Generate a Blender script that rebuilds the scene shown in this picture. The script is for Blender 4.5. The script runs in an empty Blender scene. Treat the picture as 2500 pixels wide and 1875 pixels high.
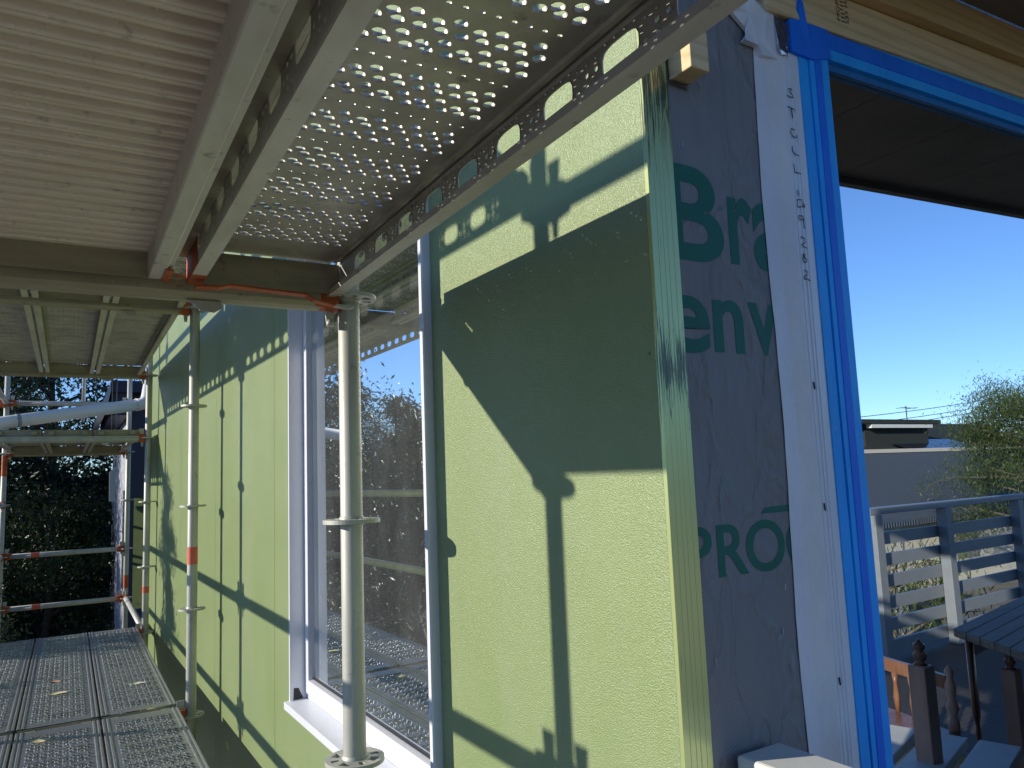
import bpy, math, random
from mathutils import Vector, Matrix
PI=math.pi
rnd=random.Random(7)
sc=bpy.context.scene
COL=sc.collection
# ------------------------------------------------------------------ frames
OA,OB=.182,.0225
_l=math.hypot(1,OB)
EU=Vector((1/_l,OB/_l,0)); EV=Vector((-OB/_l,1/_l,0)); HO=Vector((OA,0,0))
def HF(p):                      # house frame (depth into house n, along wall v, height z) -> world
    return HO+EU*p[0]+EV*p[1]+Vector((0,0,p[2]))
def WF(p): return Vector(p)
# ------------------------------------------------------------------ mesh builder
class MB:
    def __init__(s,F=WF): s.v=[]; s.f=[]; s.F=F; s.sm=[]
    def add(s,vs,fs,smooth=False):
        b=len(s.v); s.v+=[tuple(s.F(p)) for p in vs]; s.f+=[tuple(b+i for i in f) for f in fs]; s.sm+=[smooth]*len(fs); return s
    def box(s,x0,x1,y0,y1,z0,z1):
        P=[(x,y,z) for x in (x0,x1) for y in (y0,y1) for z in (z0,z1)]
        return s.add(P,[(0,1,3,2),(4,6,7,5),(0,4,5,1),(2,3,7,6),(0,2,6,4),(1,5,7,3)])
    def quad(s,*P): return s.add(P,[tuple(range(len(P)))])
    def prism(s,poly,a,b,axis):    # poly 2D extruded from a to b along axis (0,1,2)
        n=len(poly)
        def mk(p,t):
            q=list(p); q.insert(axis,t); return tuple(q)
        return s.add([mk(p,a) for p in poly]+[mk(p,b) for p in poly],
            [tuple(range(n))[::-1],tuple(range(n,2*n))]+[(i,(i+1)%n,n+(i+1)%n,n+i) for i in range(n)])
    def tube(s,p0,p1,r0,r1=None,n=20,cap=True):
        return s.path([p0,p1],[r0,r0 if r1 is None else r1],n,cap)
    def path(s,pts,rs,n=12,cap=True):
        pts=[Vector(p) for p in pts]
        if not isinstance(rs,(list,tuple)): rs=[rs]*len(pts)
        vs=[];fs=[]; up=None
        for i,p in enumerate(pts):
            d=(pts[min(i+1,len(pts)-1)]-pts[max(i-1,0)]).normalized()
            if up is None: up=Vector((0,0,1)) if abs(d.z)<.9 else Vector((1,0,0))
            a=d.cross(up).normalized(); b=d.cross(a).normalized(); up=-b if False else up
            for k in range(n):
                t=2*PI*k/n; vs.append(tuple(p+(a*math.cos(t)+b*math.sin(t))*rs[i]))
        for i in range(len(pts)-1):
            for k in range(n): fs.append((i*n+k,i*n+(k+1)%n,(i+1)*n+(k+1)%n,(i+1)*n+k))
        s.add(vs,fs,True)
        if cap:
            m=(len(pts)-1)*n; b=len(s.v)-len(vs)
            s.f+=[tuple(b+k for k in range(n))[::-1],tuple(b+m+k for k in range(n))]; s.sm+=[False,False]
        return s
    def lathe(s,c,prof,n=14):      # profile [(r,z)] about vertical axis at c
        return s.path([(c[0],c[1],c[2]+z) for r,z in prof],[r for r,z in prof],n)
    def mesh(s,name,mat,origin=(0,0,0)):
        me=bpy.data.meshes.new(name); o=Vector(origin)
        me.from_pydata([tuple(Vector(p)-o) for p in s.v],[],s.f)
        me.polygons.foreach_set('use_smooth',s.sm); me.materials.append(mat); me.update(); return me
    def build(s,name,mat,parent=None,bevel=0,origin=None,label=None,fixn=False):
        if origin is None: origin=ROOTS.get(parent.name,(0,0,0)) if parent else (0,0,0)
        me=s.mesh(name,mat,origin)
        o=bpy.data.objects.new(name,me); COL.objects.link(o)
        if parent: o.parent=parent; ROOTS[o.name]=tuple(origin)
        else: o.location=origin; ROOTS[o.name]=tuple(origin)
        if bevel:
            m=o.modifiers.new('bevel','BEVEL'); m.width=bevel; m.segments=2; m.limit_method='ANGLE'; m.angle_limit=.6
        if label: o['label']=label
        return o
ROOTS={}
def thing(name,label,cat,loc=(0,0,0),group=None):
    o=bpy.data.objects.new(name,None); COL.objects.link(o); o.location=loc; o.empty_display_size=.1
    o['label']=label; o['category']=cat
    if group: o['group']=group
    ROOTS[o.name]=tuple(loc); return o
def tag(o,label=None,cat=None,group=None,kind=None):
    if label:o['label']=label
    if cat:o['category']=cat
    if group:o['group']=group
    if kind:o['kind']=kind
    return o
def copy_tree(o,parent=None):
    c=o.copy(); COL.objects.link(c); c.parent=parent
    for ch in list(o.children): copy_tree(ch,c)
    return c
def dup(o,loc,label,rz=None):
    c=copy_tree(o); c.location=loc; c['label']=label
    if rz is not None: c.rotation_euler=(0,0,rz)
    return c
# ------------------------------------------------------------------ materials
class NT:
    def __init__(s,name):
        s.m=bpy.data.materials.new(name); s.m.use_nodes=True; s.t=s.m.node_tree; s.t.nodes.clear()
        s.out=s.n('ShaderNodeOutputMaterial')
    def n(s,ty,**kw):
        nd=s.t.nodes.new(ty)
        for k,v in kw.items():
            if k.startswith('i_'): nd.inputs[k[2:].replace('_',' ')].default_value=v
            else: setattr(nd,k,v)
        return nd
    def l(s,a,b): s.t.links.new(a,b)
    def coord(s,scale=(1,1,1),kind='Object'):
        c=s.n('ShaderNodeTexCoord'); m=s.n('ShaderNodeMapping'); m.inputs['Scale'].default_value=scale
        s.l(c.outputs[kind],m.inputs['Vector']); return m.outputs[0]
    def noise(s,scale,vec,detail=4,rough=.6):
        n=s.n('ShaderNodeTexNoise'); n.inputs['Scale'].default_value=scale; n.inputs['Detail'].default_value=detail; n.inputs['Roughness'].default_value=rough
        s.l(vec,n.inputs['Vector']); return n.outputs[0]
    def ramp(s,fac,stops):
        r=s.n('ShaderNodeValToRGB'); e=r.color_ramp.elements
        while len(e)<len(stops): e.new(.5)
        for el,(p,c) in zip(e,stops): el.position=p; el.color=(*c,1) if len(c)==3 else c
        s.l(fac,r.inputs[0]); return r.outputs[0]
    def mix(s,fac,a,b,mode='MIX'):
        m=s.n('ShaderNodeMix',data_type='RGBA',blend_type=mode)
        for sock,v in ((m.inputs[0],fac),(m.inputs[6],a),(m.inputs[7],b)):
            if hasattr(v,'node'): s.l(v,sock)
            else: sock.default_value=v if isinstance(v,(int,float)) else (*v,1)
        return m.outputs[2]
    def bump(s,h,strength,dist=.002,prev=None):
        b=s.n('ShaderNodeBump'); b.inputs['Strength'].default_value=strength; b.inputs['Distance'].default_value=dist
        s.l(h,b.inputs['Height'])
        if prev is not None: s.l(prev,b.inputs['Normal'])
        return b.outputs[0]
    def bsdf(s,color,rough=.5,metal=0,normal=None,spec=.5,**kw):
        p=s.n('ShaderNodeBsdfPrincipled')
        for nm,v in (('Base Color',color),('Roughness',rough),('Metallic',metal),('Specular IOR Level',spec)):
            if hasattr(v,'node'): s.l(v,p.inputs[nm])
            else: p.inputs[nm].default_value=v if isinstance(v,(int,float)) else (*v,1)
        if normal is not None: s.l(normal,p.inputs['Normal'])
        for k,v in kw.items(): p.inputs[k.replace('_',' ')].default_value=v
        return p.outputs[0]
    def done(s,sh): s.l(sh,s.out.inputs[0]); return s.m
B3=lambda v:(v,v,v)
def metal_mat(name,c1,c2,metal=.45,rough=.5,stain=.5,spots=(.10,.09,.07),scale=1,streak=(1,1,1)):
    t=NT(name); v=t.coord(); vs=t.coord(streak)
    n1=t.noise(9*scale,vs,6,.65); n2=t.noise(60*scale,v,3); n3=t.noise(28*scale,v,5,.7)
    c=t.mix(t.ramp(n1,[(.32,B3(0)),(.68,B3(1))]),c1,c2)
    c=t.mix(t.ramp(n3,[(.60,B3(0)),(.72,B3(stain))]),c,spots)
    c=t.mix(t.ramp(n2,[(.66,B3(0)),(.74,B3(.5))]),c,(.62,.60,.54))
    r=t.ramp(n1,[(.3,B3(rough-.08)),(.7,B3(rough+.14))])
    return t.done(t.bsdf(c,r,metal,t.bump(n3,.25,.0015)))
M={}
M['galv']=metal_mat('galvanised_tube',(.56,.55,.48),(.40,.405,.37),.25,.5,.55,streak=(1,1,.35))
M['galv_far']=metal_mat('galvanised_bright',(.55,.57,.57),(.42,.44,.45),.45,.42,.3)
M['deck']=metal_mat('galvanised_deck_steel',(.58,.53,.45),(.38,.35,.30),.35,.42,.5)
M['walk']=metal_mat('worn_walkway_steel',(.40,.415,.43),(.26,.27,.285),.6,.30,.6,spots=(.09,.075,.055))
M['walkframe']=metal_mat('worn_walkway_frame',(.42,.43,.43),(.28,.285,.29),.6,.32,.6)
M['deckframe']=metal_mat('galvanised_deck_frame',(.74,.70,.63),(.54,.50,.45),.15,.45,.6,streak=(1,.3,1))
M['rib']=metal_mat('ribbed_aluminium',(.95,.84,.70),(.78,.67,.54),.2,.30,.45,spots=(.08,.08,.08),streak=(.5,3,1))
M['transom']=metal_mat('weathered_transom_steel',(.46,.42,.31),(.30,.27,.19),.2,.5,.6,streak=(.3,1,2))
M['orange']=metal_mat('worn_orange_paint',(.55,.11,.02),(.34,.07,.02),.1,.55,.6,spots=(.16,.10,.07))
M['redtape']=metal_mat('faded_red_tape',(.75,.16,.10),(.62,.12,.08),0,.6,.2)
def green_wall():
    t=NT('sage_green_cladding'); v=t.coord(); n=t.noise(430,v,2,.45); n2=t.noise(3,v,3); n3=t.noise(38,t.coord((1,1,.2)),4)
    c=t.mix(t.ramp(n2,[(.3,B3(0)),(.7,B3(1))]),(.225,.295,.112),(.26,.325,.138))
    n4=t.noise(1.3,t.coord((3,3,.5)),6,.7); c=t.mix(t.ramp(n4,[(.42,B3(0)),(.75,B3(.45))]),c,(.28,.33,.20))
    n5=t.noise(14,t.coord((1,1,.12)),5,.7); c=t.mix(t.ramp(n5,[(.58,B3(0)),(.8,B3(.3))]),c,(.18,.24,.11))
    c=t.mix(t.ramp(n3,[(.68,B3(0)),(.8,B3(.22))]),c,(.44,.49,.37))
    k=t.n('ShaderNodeTexVoronoi'); k.inputs['Scale'].default_value=5.5; t.l(v,k.inputs['Vector']); c=t.mix(t.ramp(k.outputs['Distance'],[(.012,B3(.85)),(.02,B3(0))]),c,(.05,.06,.04))
    nb=t.bump(n,1.0,.0018)
    return t.done(t.bsdf(c,.34,0,nb,.65))
M['green']=green_wall()
def strip_mat():
    t=NT('pale_green_trim_paint'); v=t.coord((60,60,1.6)); n=t.noise(7,v,5,.7); z=t.n('ShaderNodeTexCoord'); sp=t.n('ShaderNodeSeparateXYZ'); t.l(z.outputs['Object'],sp.inputs[0])
    # scraped patches where the dark substrate shows
    def band(zc,h):
        a=t.n('ShaderNodeMath',operation='SUBTRACT'); t.l(sp.outputs[2],a.inputs[0]); a.inputs[1].default_value=zc
        b=t.n('ShaderNodeMath',operation='ABSOLUTE'); t.l(a.outputs[0],b.inputs[0])
        m=t.n('ShaderNodeMapRange'); t.l(b.outputs[0],m.inputs[0]); m.inputs[1].default_value=0; m.inputs[2].default_value=h; m.inputs[3].default_value=.235; m.inputs[4].default_value=0
        return m.outputs[0]
    s1=t.n('ShaderNodeMath',operation='ADD'); t.l(band(.675+3.2,.20),s1.inputs[0]); t.l(band(.23+3.2,.12),s1.inputs[1])
    s2=t.n('ShaderNodeMath',operation='ADD'); t.l(s1.outputs[0],s2.inputs[0]); t.l(n,s2.inputs[1])
    f=t.ramp(s2.outputs[0],[(.66,B3(0)),(.70,B3(.9))])
    c=t.mix(f,(.47,.54,.24),(.045,.055,.04))
    return t.done(t.bsdf(c,.28,.4,t.bump(n,.03,.0005),.6))
M['strip']=strip_mat()
def plain(name,c,rough=.5,metal=0,var=.12,scale=12,bump=.1,spec=.5,bs=80):
    t=NT(name); v=t.coord(); n=t.noise(scale,v,5); nb=t.noise(bs,v,3)
    cc=t.mix(t.ramp(n,[(.3,B3(0)),(.7,B3(1))]),tuple(x*(1-var) for x in c),tuple(min(1,x*(1+var)) for x in c))
    return t.done(t.bsdf(cc,rough,metal,t.bump(nb,bump,.001),spec))
M['upvc']=plain('white_window_profile',(.74,.75,.79),.3,0,.03,30,.03)
M['upvc_far']=plain('white_plastic_pipe',(.80,.80,.80),.35,0,.03)
M['gasket']=plain('black_rubber_gasket',(.015,.015,.017),.5)
M['gapdark']=plain('dark_cavity_timber',(.02,.02,.018),.8)
M['glassbead']=plain('grey_glazing_bead',(.30,.31,.33),.4)
def wrap_mat():
    t=NT('grey_building_wrap'); v=t.coord()
    w=t.n('ShaderNodeTexWave',wave_type='BANDS',bands_direction='DIAGONAL'); w.inputs['Scale'].default_value=95; w.inputs['Distortion'].default_value=.4; t.l(v,w.inputs['Vector'])
    n=t.noise(5,t.coord((1,1,.35)),4); n2=t.noise(3,v,5,.6)
    c=t.mix(w.outputs['Fac'],(.185,.175,.175),(.25,.24,.235)); c=t.mix(t.ramp(n2,[(.35,B3(0)),(.7,B3(.35))]),c,(.25,.25,.265))
    n6=t.noise(3.1,t.coord((1.6,1.6,.8)),5,.55); cr=t.ramp(n6,[(.47,B3(0)),(.5,B3(1)),(.53,B3(0))])
    n7=t.noise(2.2,t.coord((3,3,.9)),3,.5); cr2=t.ramp(n7,[(.485,B3(0)),(.5,B3(1)),(.515,B3(0))])
    c=t.mix(t.ramp(cr,[(.3,B3(0)),(1,B3(.14))]),c,(.34,.34,.36)); c=t.mix(t.ramp(cr2,[(.3,B3(0)),(1,B3(.2))]),c,(.36,.36,.38))
    nb=t.bump(n,1.0,.05); nb=t.bump(cr,.5,.006,nb); nb=t.bump(cr2,.5,.006,nb); nb=t.bump(w.outputs['Fac'],.25,.0006,nb)
    return t.done(t.bsdf(c,.55,0,nb,.35))
M['wrap']=wrap_mat()
M['ink']=plain('dark_green_print',(.002,.12,.08),.6,0,.1)
M['pen']=plain('black_marker_ink',(.01,.01,.015),.6)
M['stamp']=plain('black_stamp_ink',(.05,.035,.02),.8)
def tape(name,c,c2,rough=.5,crinkle=.3):
    t=NT(name); v=t.coord((1,1,.25)); n=t.noise(22,v,5); n2=t.noise(160,t.coord(),3)
    cc=t.mix(t.ramp(n,[(.3,B3(0)),(.7,B3(1))]),c,c2); n3=t.noise(5,t.coord((1,1,.5)),6,.7); cc=t.mix(t.ramp(n3,[(.45,B3(0)),(.75,B3(.5))]),cc,tuple(x*.62 for x in c))
    n4=t.noise(45,t.coord((1,1,1)),5,.7); cc=t.mix(t.ramp(n4,[(.62,B3(0)),(.72,B3(.25))]),cc,(.45,.5,.6))
    nb=t.bump(n,crinkle*1.6,.008); nb=t.bump(n4,.25,.003,nb); nb=t.bump(n2,.15,.0006,nb)
    return t.done(t.bsdf(cc,rough,0,nb,.4))
M['blue']=tape('blue_masking_tape',(.014,.36,1.0),(.022,.43,1.0))
M['blue2']=tape('doubled_blue_masking_tape',(.004,.16,.80),(.006,.20,.88))
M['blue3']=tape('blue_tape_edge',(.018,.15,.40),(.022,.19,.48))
M['flash']=tape('milky_flashing_tape',(.72,.72,.78),(.80,.78,.80),.35,.35)
M['flash2']=tape('milky_flashing_tape_warm',(.76,.73,.72),(.80,.78,.77),.35,.3)
t=NT('silver_foil'); v=t.coord((1,1,.4)); n=t.noise(40,v,4); M['foil']=t.done(t.bsdf((.45,.5,.6),.18,.95,t.bump(n,1,.01)))
def timber(name,c1,c2,ax=(1,14,14),rough=.6):
    t=NT(name); v=t.coord(ax); n=t.noise(6,v,6,.6); w=t.n('ShaderNodeTexWave',wave_type='RINGS'); w.inputs['Scale'].default_value=.9; w.inputs['Distortion'].default_value=6; w.inputs['Detail'].default_value=3; t.l(v,w.inputs['Vector'])
    c=t.mix(t.ramp(n,[(.3,B3(0)),(.7,B3(1))]),c1,c2); c=t.mix(t.ramp(w.outputs['Fac'],[(.5,B3(0)),(1,B3(.35))]),c,tuple(x*.6 for x in c1))
    k=t.n('ShaderNodeTexVoronoi'); k.inputs['Scale'].default_value=2.3; t.l(t.coord((1,2,2)),k.inputs['Vector'])
    c=t.mix(t.ramp(k.outputs['Distance'],[(.035,B3(.85)),(.06,B3(0))]),c,(.10,.04,.02))
    return t.done(t.bsdf(c,rough,0,t.bump(n,.25,.001),.3))
M['pine']=timber('pine_timber',(.68,.47,.24),(.80,.60,.34))
M['pine2']=timber('aged_pine_timber',(.56,.37,.16),(.68,.46,.22))
M['table']=timber('weathered_grey_timber',(.15,.115,.085),(.24,.19,.145))
M['brownwood']=timber('turned_brown_timber',(.20,.09,.05),(.30,.15,.09),(8,8,1),.3)
M['orangewood']=timber('orange_brown_timber',(.50,.28,.20),(.60,.36,.26),(8,8,1),.45)
M['whitepaint']=plain('weathered_white_paint',(.72,.72,.66),.5,0,.08,9,.3,.4)
M['soffit']=plain('brown_soffit_board',(.16,.13,.095),.7,0,.2,4)
M['greyrail']=plain('grey_painted_railing',(.24,.26,.285),.45,0,.06)
M['room']=plain('dark_room_surface',(.05,.045,.04),.9)
M['navy']=plain('navy_cladding',(.018,.025,.06),.5,0,.1)
M['palegrey']=plain('pale_grey_cladding',(.42,.43,.48),.6,0,.05)
M['roofgrey']=plain('dark_roof_tile',(.045,.052,.048),.9,0,.2,20,.1,.1)
t=NT('corrugated_blue_grey_roof'); w=t.n('ShaderNodeTexWave',wave_type='BANDS',bands_direction='X'); w.inputs['Scale'].default_value=4.2; t.l(t.coord(),w.inputs['Vector']); M['roofblue']=t.done(t.bsdf((.085,.105,.13),.85,.0,t.bump(w.outputs['Fac'],.8,.03),.15))
M['cream']=plain('cream_render',(.62,.58,.48),.8,0,.05)
M['solar']=plain('solar_panel_glass',(.008,.012,.03),.15)
M['wire']=plain('dark_cable',(.05,.05,.05),.6)
M['mat']=plain('yellow_green_mat',(.28,.26,.03),.8)
t=NT('yellow_green_ribbed_mat'); w=t.n('ShaderNodeTexWave',wave_type='BANDS',bands_direction='Y'); w.inputs['Scale'].default_value=28; t.l(t.coord(),w.inputs['Vector']); c=t.mix(w.outputs['Fac'],(.16,.15,.02),(.36,.34,.06)); M['mat']=t.done(t.bsdf(c,.8,0,t.bump(w.outputs['Fac'],.6,.004)))
M['decking']=timber('grey_decking',(.05,.045,.04),(.09,.08,.07),(1,10,1))
def leafmat(name,c1,c2,trans=.25):
    t=NT(name); g=t.n('ShaderNodeObjectInfo'); n=t.noise(2.2,t.coord(),3); n2=t.noise(14,t.coord(),2)
    c=t.mix(t.ramp(n,[(.35,B3(0)),(.65,B3(1))]),c1,c2); c=t.mix(t.ramp(n2,[(.3,B3(0)),(.7,B3(.5))]),c,tuple(x*.5 for x in c1))
    p=t.bsdf(c,.45,0,None,.4); tr=t.n('ShaderNodeBsdfTranslucent'); t.l(c,tr.inputs[0])
    m=t.n('ShaderNodeMixShader'); m.inputs[0].default_value=trans; t.l(p,m.inputs[1]); t.l(tr.outputs[0],m.inputs[2]); return t.done(m.outputs[0])
M['leafd']=leafmat('dark_leaves',(.022,.045,.016),(.05,.085,.025))  # shade of the undergrowth is put into this darker leaf colour
M['leafg']=leafmat('green_leaves',(.05,.085,.025),(.11,.15,.035))
M['leafo']=leafmat('olive_leaves',(.07,.095,.05),(.13,.15,.08))
M['bark']=plain('grey_brown_bark',(.14,.11,.085),.9,0,.3,8,.8)
M['barkd']=plain('dark_bark',(.05,.04,.035),.9,0,.3,8,.8)
M['grass']=plain('dry_gravel_ground',(.19,.175,.14),.95,0,.3,1.5,.8)
M['drywood']=plain('pale_dry_leaf',(.62,.55,.36),.7)
def glass(name,refl,tint,dust,ts,dustcol=(.55,.56,.56),scratch=True,rough=0.0):
    t=NT(name)
    gl=t.n('ShaderNodeBsdfGlossy'); gl.inputs['Color'].default_value=(*tint,1); gl.inputs['Roughness'].default_value=rough
    tr=t.n('ShaderNodeBsdfTransparent'); tr.inputs[0].default_value=(.8,.85,.85,1)
    m=t.n('ShaderNodeMixShader'); m.inputs[0].default_value=refl; t.l(tr.outputs[0],m.inputs[1]); t.l(gl.outputs[0],m.inputs[2])
    if not dust: return t.done(m.outputs[0])
    d=t.n('ShaderNodeBsdfDiffuse'); d.inputs[0].default_value=(*dustcol,1)
    v=t.coord((1,1,.45)); n=t.noise(6,v,6,.7); vo=t.n('ShaderNodeTexVoronoi'); vo.inputs['Scale'].default_value=120; t.l(t.coord((1,1.0,.55)),vo.inputs['Vector'])
    n3=t.noise(9,t.coord(),3)
    sp=t.ramp(vo.outputs['Distance'],[(.07,B3(1)),(.12,B3(0))]); ms=t.ramp(n3,[(.55,B3(0)),(.62,B3(1))])
    a=t.mix(1.0,sp,ms,'MULTIPLY')
    b=t.ramp(n,[(.25,B3(dust*.5)),(.75,B3(dust*1.5))])
    f=t.mix(.55,b,a,'ADD')
    m2=t.n('ShaderNodeMixShader'); t.l(f,m2.inputs[0]); t.l(m.outputs[0],m2.inputs[1]); t.l(d.outputs[0],m2.inputs[2])
    return t.done(m2.outputs[0])
M['glass1']=glass('dusty_window_glass',.86,(.90,.96,1.0),.075,.5,(.50,.52,.54),rough=.012)
M['glass2']=glass('clear_window_glass',.86,(.94,.98,1.0),0,0)
M['glassfar']=glass('dark_window_glass',.35,(.9,.9,.9),0,0)
# ------------------------------------------------------------------ world, sun, camera
w=bpy.data.worlds.new('World'); sc.world=w; w.use_nodes=True
nt=w.node_tree; sky=nt.nodes.new('ShaderNodeTexSky'); sky.sky_type='NISHITA'; sky.sun_disc=False
SR,SS=.407,.338
sky.sun_elevation=math.atan(SS/math.hypot(1,SR)); sky.sun_rotation=math.atan2(-1,SR)%(2*PI)
sky.air_density=.85; sky.dust_density=.0; sky.ozone_density=3
tint=nt.nodes.new('ShaderNodeMix'); tint.data_type='RGBA'; tint.blend_type='MULTIPLY'; tint.inputs[0].default_value=1; tint.inputs[7].default_value=(.76,.95,1.25,1)
nt.links.new(sky.outputs[0],tint.inputs[6]); nt.links.new(tint.outputs[2],nt.nodes['Background'].inputs[0]); nt.nodes['Background'].inputs[1].default_value=.135
L=bpy.data.lights.new('sun','SUN'); L.energy=4.9; L.angle=math.radians(.53); L.color=(1,.93,.80)
lo=bpy.data.objects.new('sun',L); COL.objects.link(lo)
lo.rotation_euler=Vector((1,-SR,-SS)).to_track_quat('-Z','Y').to_euler()
yaw,pit,rol=math.radians(30.06526428),math.radians(6.86692429),math.radians(-2.2469795)
f=Vector((math.sin(yaw)*math.cos(pit),math.cos(yaw)*math.cos(pit),math.sin(pit))); r=Vector((math.cos(yaw),-math.sin(yaw),0)); u=r.cross(f)
r2=r*math.cos(rol)+u*math.sin(rol); u2=-r*math.sin(rol)+u*math.cos(rol)
cd=bpy.data.cameras.new('camera'); co=bpy.data.objects.new('camera',cd); COL.objects.link(co); sc.camera=co
cd.sensor_width=36; cd.lens=1877/2500*36; cd.clip_start=.02; cd.clip_end=2000
co.matrix_world=Matrix(((r2.x,u2.x,-f.x,-.54375902),(r2.y,u2.y,-f.y,-1.64743859),(r2.z,u2.z,-f.z,.08282223),(0,0,0,1)))
sc.view_settings.view_transform='Standard'; sc.view_settings.look='None'; sc.view_settings.exposure=.06; sc.view_settings.gamma=1
sc.cycles.max_bounces=8; sc.cycles.transparent_max_bounces=12; sc.cycles.caustics_reflective=False
# ------------------------------------------------------------------ ground
g=MB(); N=24
g.quad((-400,-400,-3.2),(400,-400,-3.2),(400,400,-3.2),(-400,400,-3.2)); tag(g.build('ground',M['grass']),kind='structure')
# ------------------------------------------------------------------ scaffold geometry
YS=[-2.50,.02,2.515,5.083,7.404]      # bay lines
XO,XI=-1.09,0.0
def rosette(m,c):
    rad=[.0245,.034,.052,.062]; th=.009; A=48; vs=[];fs=[]
    for k in range(A):
        a=2*PI*k/A
        for rr in rad:
            for z in (-th/2,th/2): vs.append((c[0]+rr*math.cos(a),c[1]+rr*math.sin(a),c[2]+z))
    def I(k,i,z): return ((k%A)*4+i)*2+z
    def hole(k,i):
        if i!=1: return False
        s=k%12; return s in(0,11) or s in (4,5,6,7) 
    for k in range(A):
        for i in range(3):
            if hole(k,i):
                if not hole(k-1,i): fs.append((I(k,i,0),I(k,i,1),I(k,i+1,1),I(k,i+1,0)))
                if not hole(k+1,i): fs.append((I(k+1,i,0),I(k+1,i+1,0),I(k+1,i+1,1),I(k+1,i,1)))
                fs.append((I(k,i,0),I(k+1,i,0),I(k+1,i,1),I(k,i,1))); fs.append((I(k,i+1,0),I(k,i+1,1),I(k+1,i+1,1),I(k+1,i+1,0)))
                continue
            fs.append((I(k,i,1),I(k,i+1,1),I(k+1,i+1,1),I(k+1,i,1))); fs.append((I(k,i,0),I(k+1,i,0),I(k+1,i+1,0),I(k,i+1,0)))
        fs.append((I(k,3,0),I(k+1,3,0),I(k+1,3,1),I(k,3,1)))
    m.add(vs,fs)
    return m
ZB,ZT=-3.1,2.35
LEV=[-2.5,-2,-1.5,-1,-.5,0,.5,1,1.5,2]
pm=MB().tube((0,0,0),(0,0,ZT-ZB),.02415,n=32).mesh('tube',M['galv'])
rm=MB(); rosette(rm,(0,0,0)); rm.path([(0,0,-.011),(0,0,-.0065),(0,0,.0065),(0,0,.011)],[.0243,.0275,.0275,.0243],24,False); rm=rm.mesh('rosette',M['galv'])
jm=MB().path([(0,0,0),(0,0,.006),(0,0,.17),(0,0,.176)],[.0243,.0262,.0262,.0243],24,False).mesh('collar',M['galv'])
def bandmesh(h): return MB().tube((0,0,0),(0,0,h),.0247,n=24,cap=False)
names={-1:'behind the camera',0:'nearest',1:'second',2:'third',3:'far end'}
def standard(x,k,lab,grp):
    t=thing('scaffold_standard',lab,'scaffold pole',(x,YS[k+1],ZB),grp)
    o=bpy.data.objects.new('tube',pm); COL.objects.link(o); o.parent=t
    for z in LEV:
        q=bpy.data.objects.new('rosette',rm); COL.objects.link(q); q.parent=t; q.location=(0,0,z-ZB); q.rotation_euler=(0,0,0)
    return t
def collar(t,z):
    o=bpy.data.objects.new('collar',jm); COL.objects.link(o); o.parent=t; o.location=(0,0,z-ZB)
st={}
labs={(0,-1):'galvanised pole beside the white balcony rail behind the photographer',
(0,0):'closest galvanised scaffold pole, standing right in front of the white window',
(0,1):'galvanised pole with one red tape band in front of the green wall',
(0,2):'galvanised pole at the far end of the perforated walkway beside the green wall',
(0,3):'galvanised pole with rust orange stain in front of the navy neighbouring house'}
for k in range(-1,4):
    st[0,k]=standard(XI,k,labs[0,k],'scaffold standards on the wall side')
olabs={-1:'outer scaffold pole behind the photographer, opposite the white balcony rail',0:'outer scaffold pole at the open edge level with the white window',1:'outer scaffold pole whose shadow crosses the green wall',2:'outer scaffold pole at the open edge before the far bay',3:'pale scaffold pole at the left edge of the photo holding the two red banded rails'}
for k in range(-1,4): st[1,k]=standard(XO,k,olabs[k],'scaffold standards on the open side')
for kk,z in (((0,1),-.36),((0,3),.9),((0,2),-.62)):
    pass
def band(t,z,h,mat,lab=None):
    m=MB(); m.path([(0,0,z-ZB),(0,0,z-ZB+h)],.0248,24,False); p=ROOTS[t.name]
    me=m.mesh('colour_band',mat); o=bpy.data.objects.new('colour_band',me); COL.objects.link(o); o.parent=t
    if lab:o['label']=lab
band(st[0,1],-.285,.085,M['redtape'],'torn red tape band')
band(st[0,1],-.93,.26,M['orange'],'rubbed orange paint stain') if False else None
band(st[0,3],-.90,.13,M['orange'])
band(st[1,3],.28,.2,M['orange'])
band(st[0,2],-.70,.05,M['redtape'])
# ---- ledgers / tubes with wedge heads
def head(m,c,d,s=1):              # cast wedge head at pole centre c pointing along d (unit vec)
    c=Vector(c); d=Vector(d); a=Vector((-d.y,d.x,0))
    def P(l,w,z): return tuple(c+d*l+a*w+Vector((0,0,z)))
    vs=[P(.026,-.020,-.036),P(.026,.020,-.036),P(.026,.020,.036),P(.026,-.020,.036),P(.085,-.024,-.026),P(.085,.024,-.026),P(.085,.024,.026),P(.085,-.024,.026)]
    m.add(vs,[(0,3,2,1),(4,5,6,7),(0,1,5,4),(2,3,7,6),(1,2,6,5),(0,4,7,3)])
def wedge(m,c,d,z0=-.055,z1=.075):
    c=Vector(c); d=Vector(d); a=Vector((-d.y,d.x,0))
    def P(l,w,z): return tuple(c+d*l+a*w+Vector((0,0,z)))
    o=[(.036,z0),(.052,z0-.004),(.064,z1-.02),(.066,z1),(.030,z1),(.031,z1-.02)]
    n=len(o); m.add([P(l,-.003,z) for l,z in o]+[P(l,.003,z) for l,z in o],[tuple(range(n)),tuple(range(n,2*n))[::-1]]+[(i,n+i,n+(i+1)%n,(i+1)%n) for i in range(n)])
    m.tube(P(.044,0,z0-.012),P(.044,0,z0+.002),.008,n=10)
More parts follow.
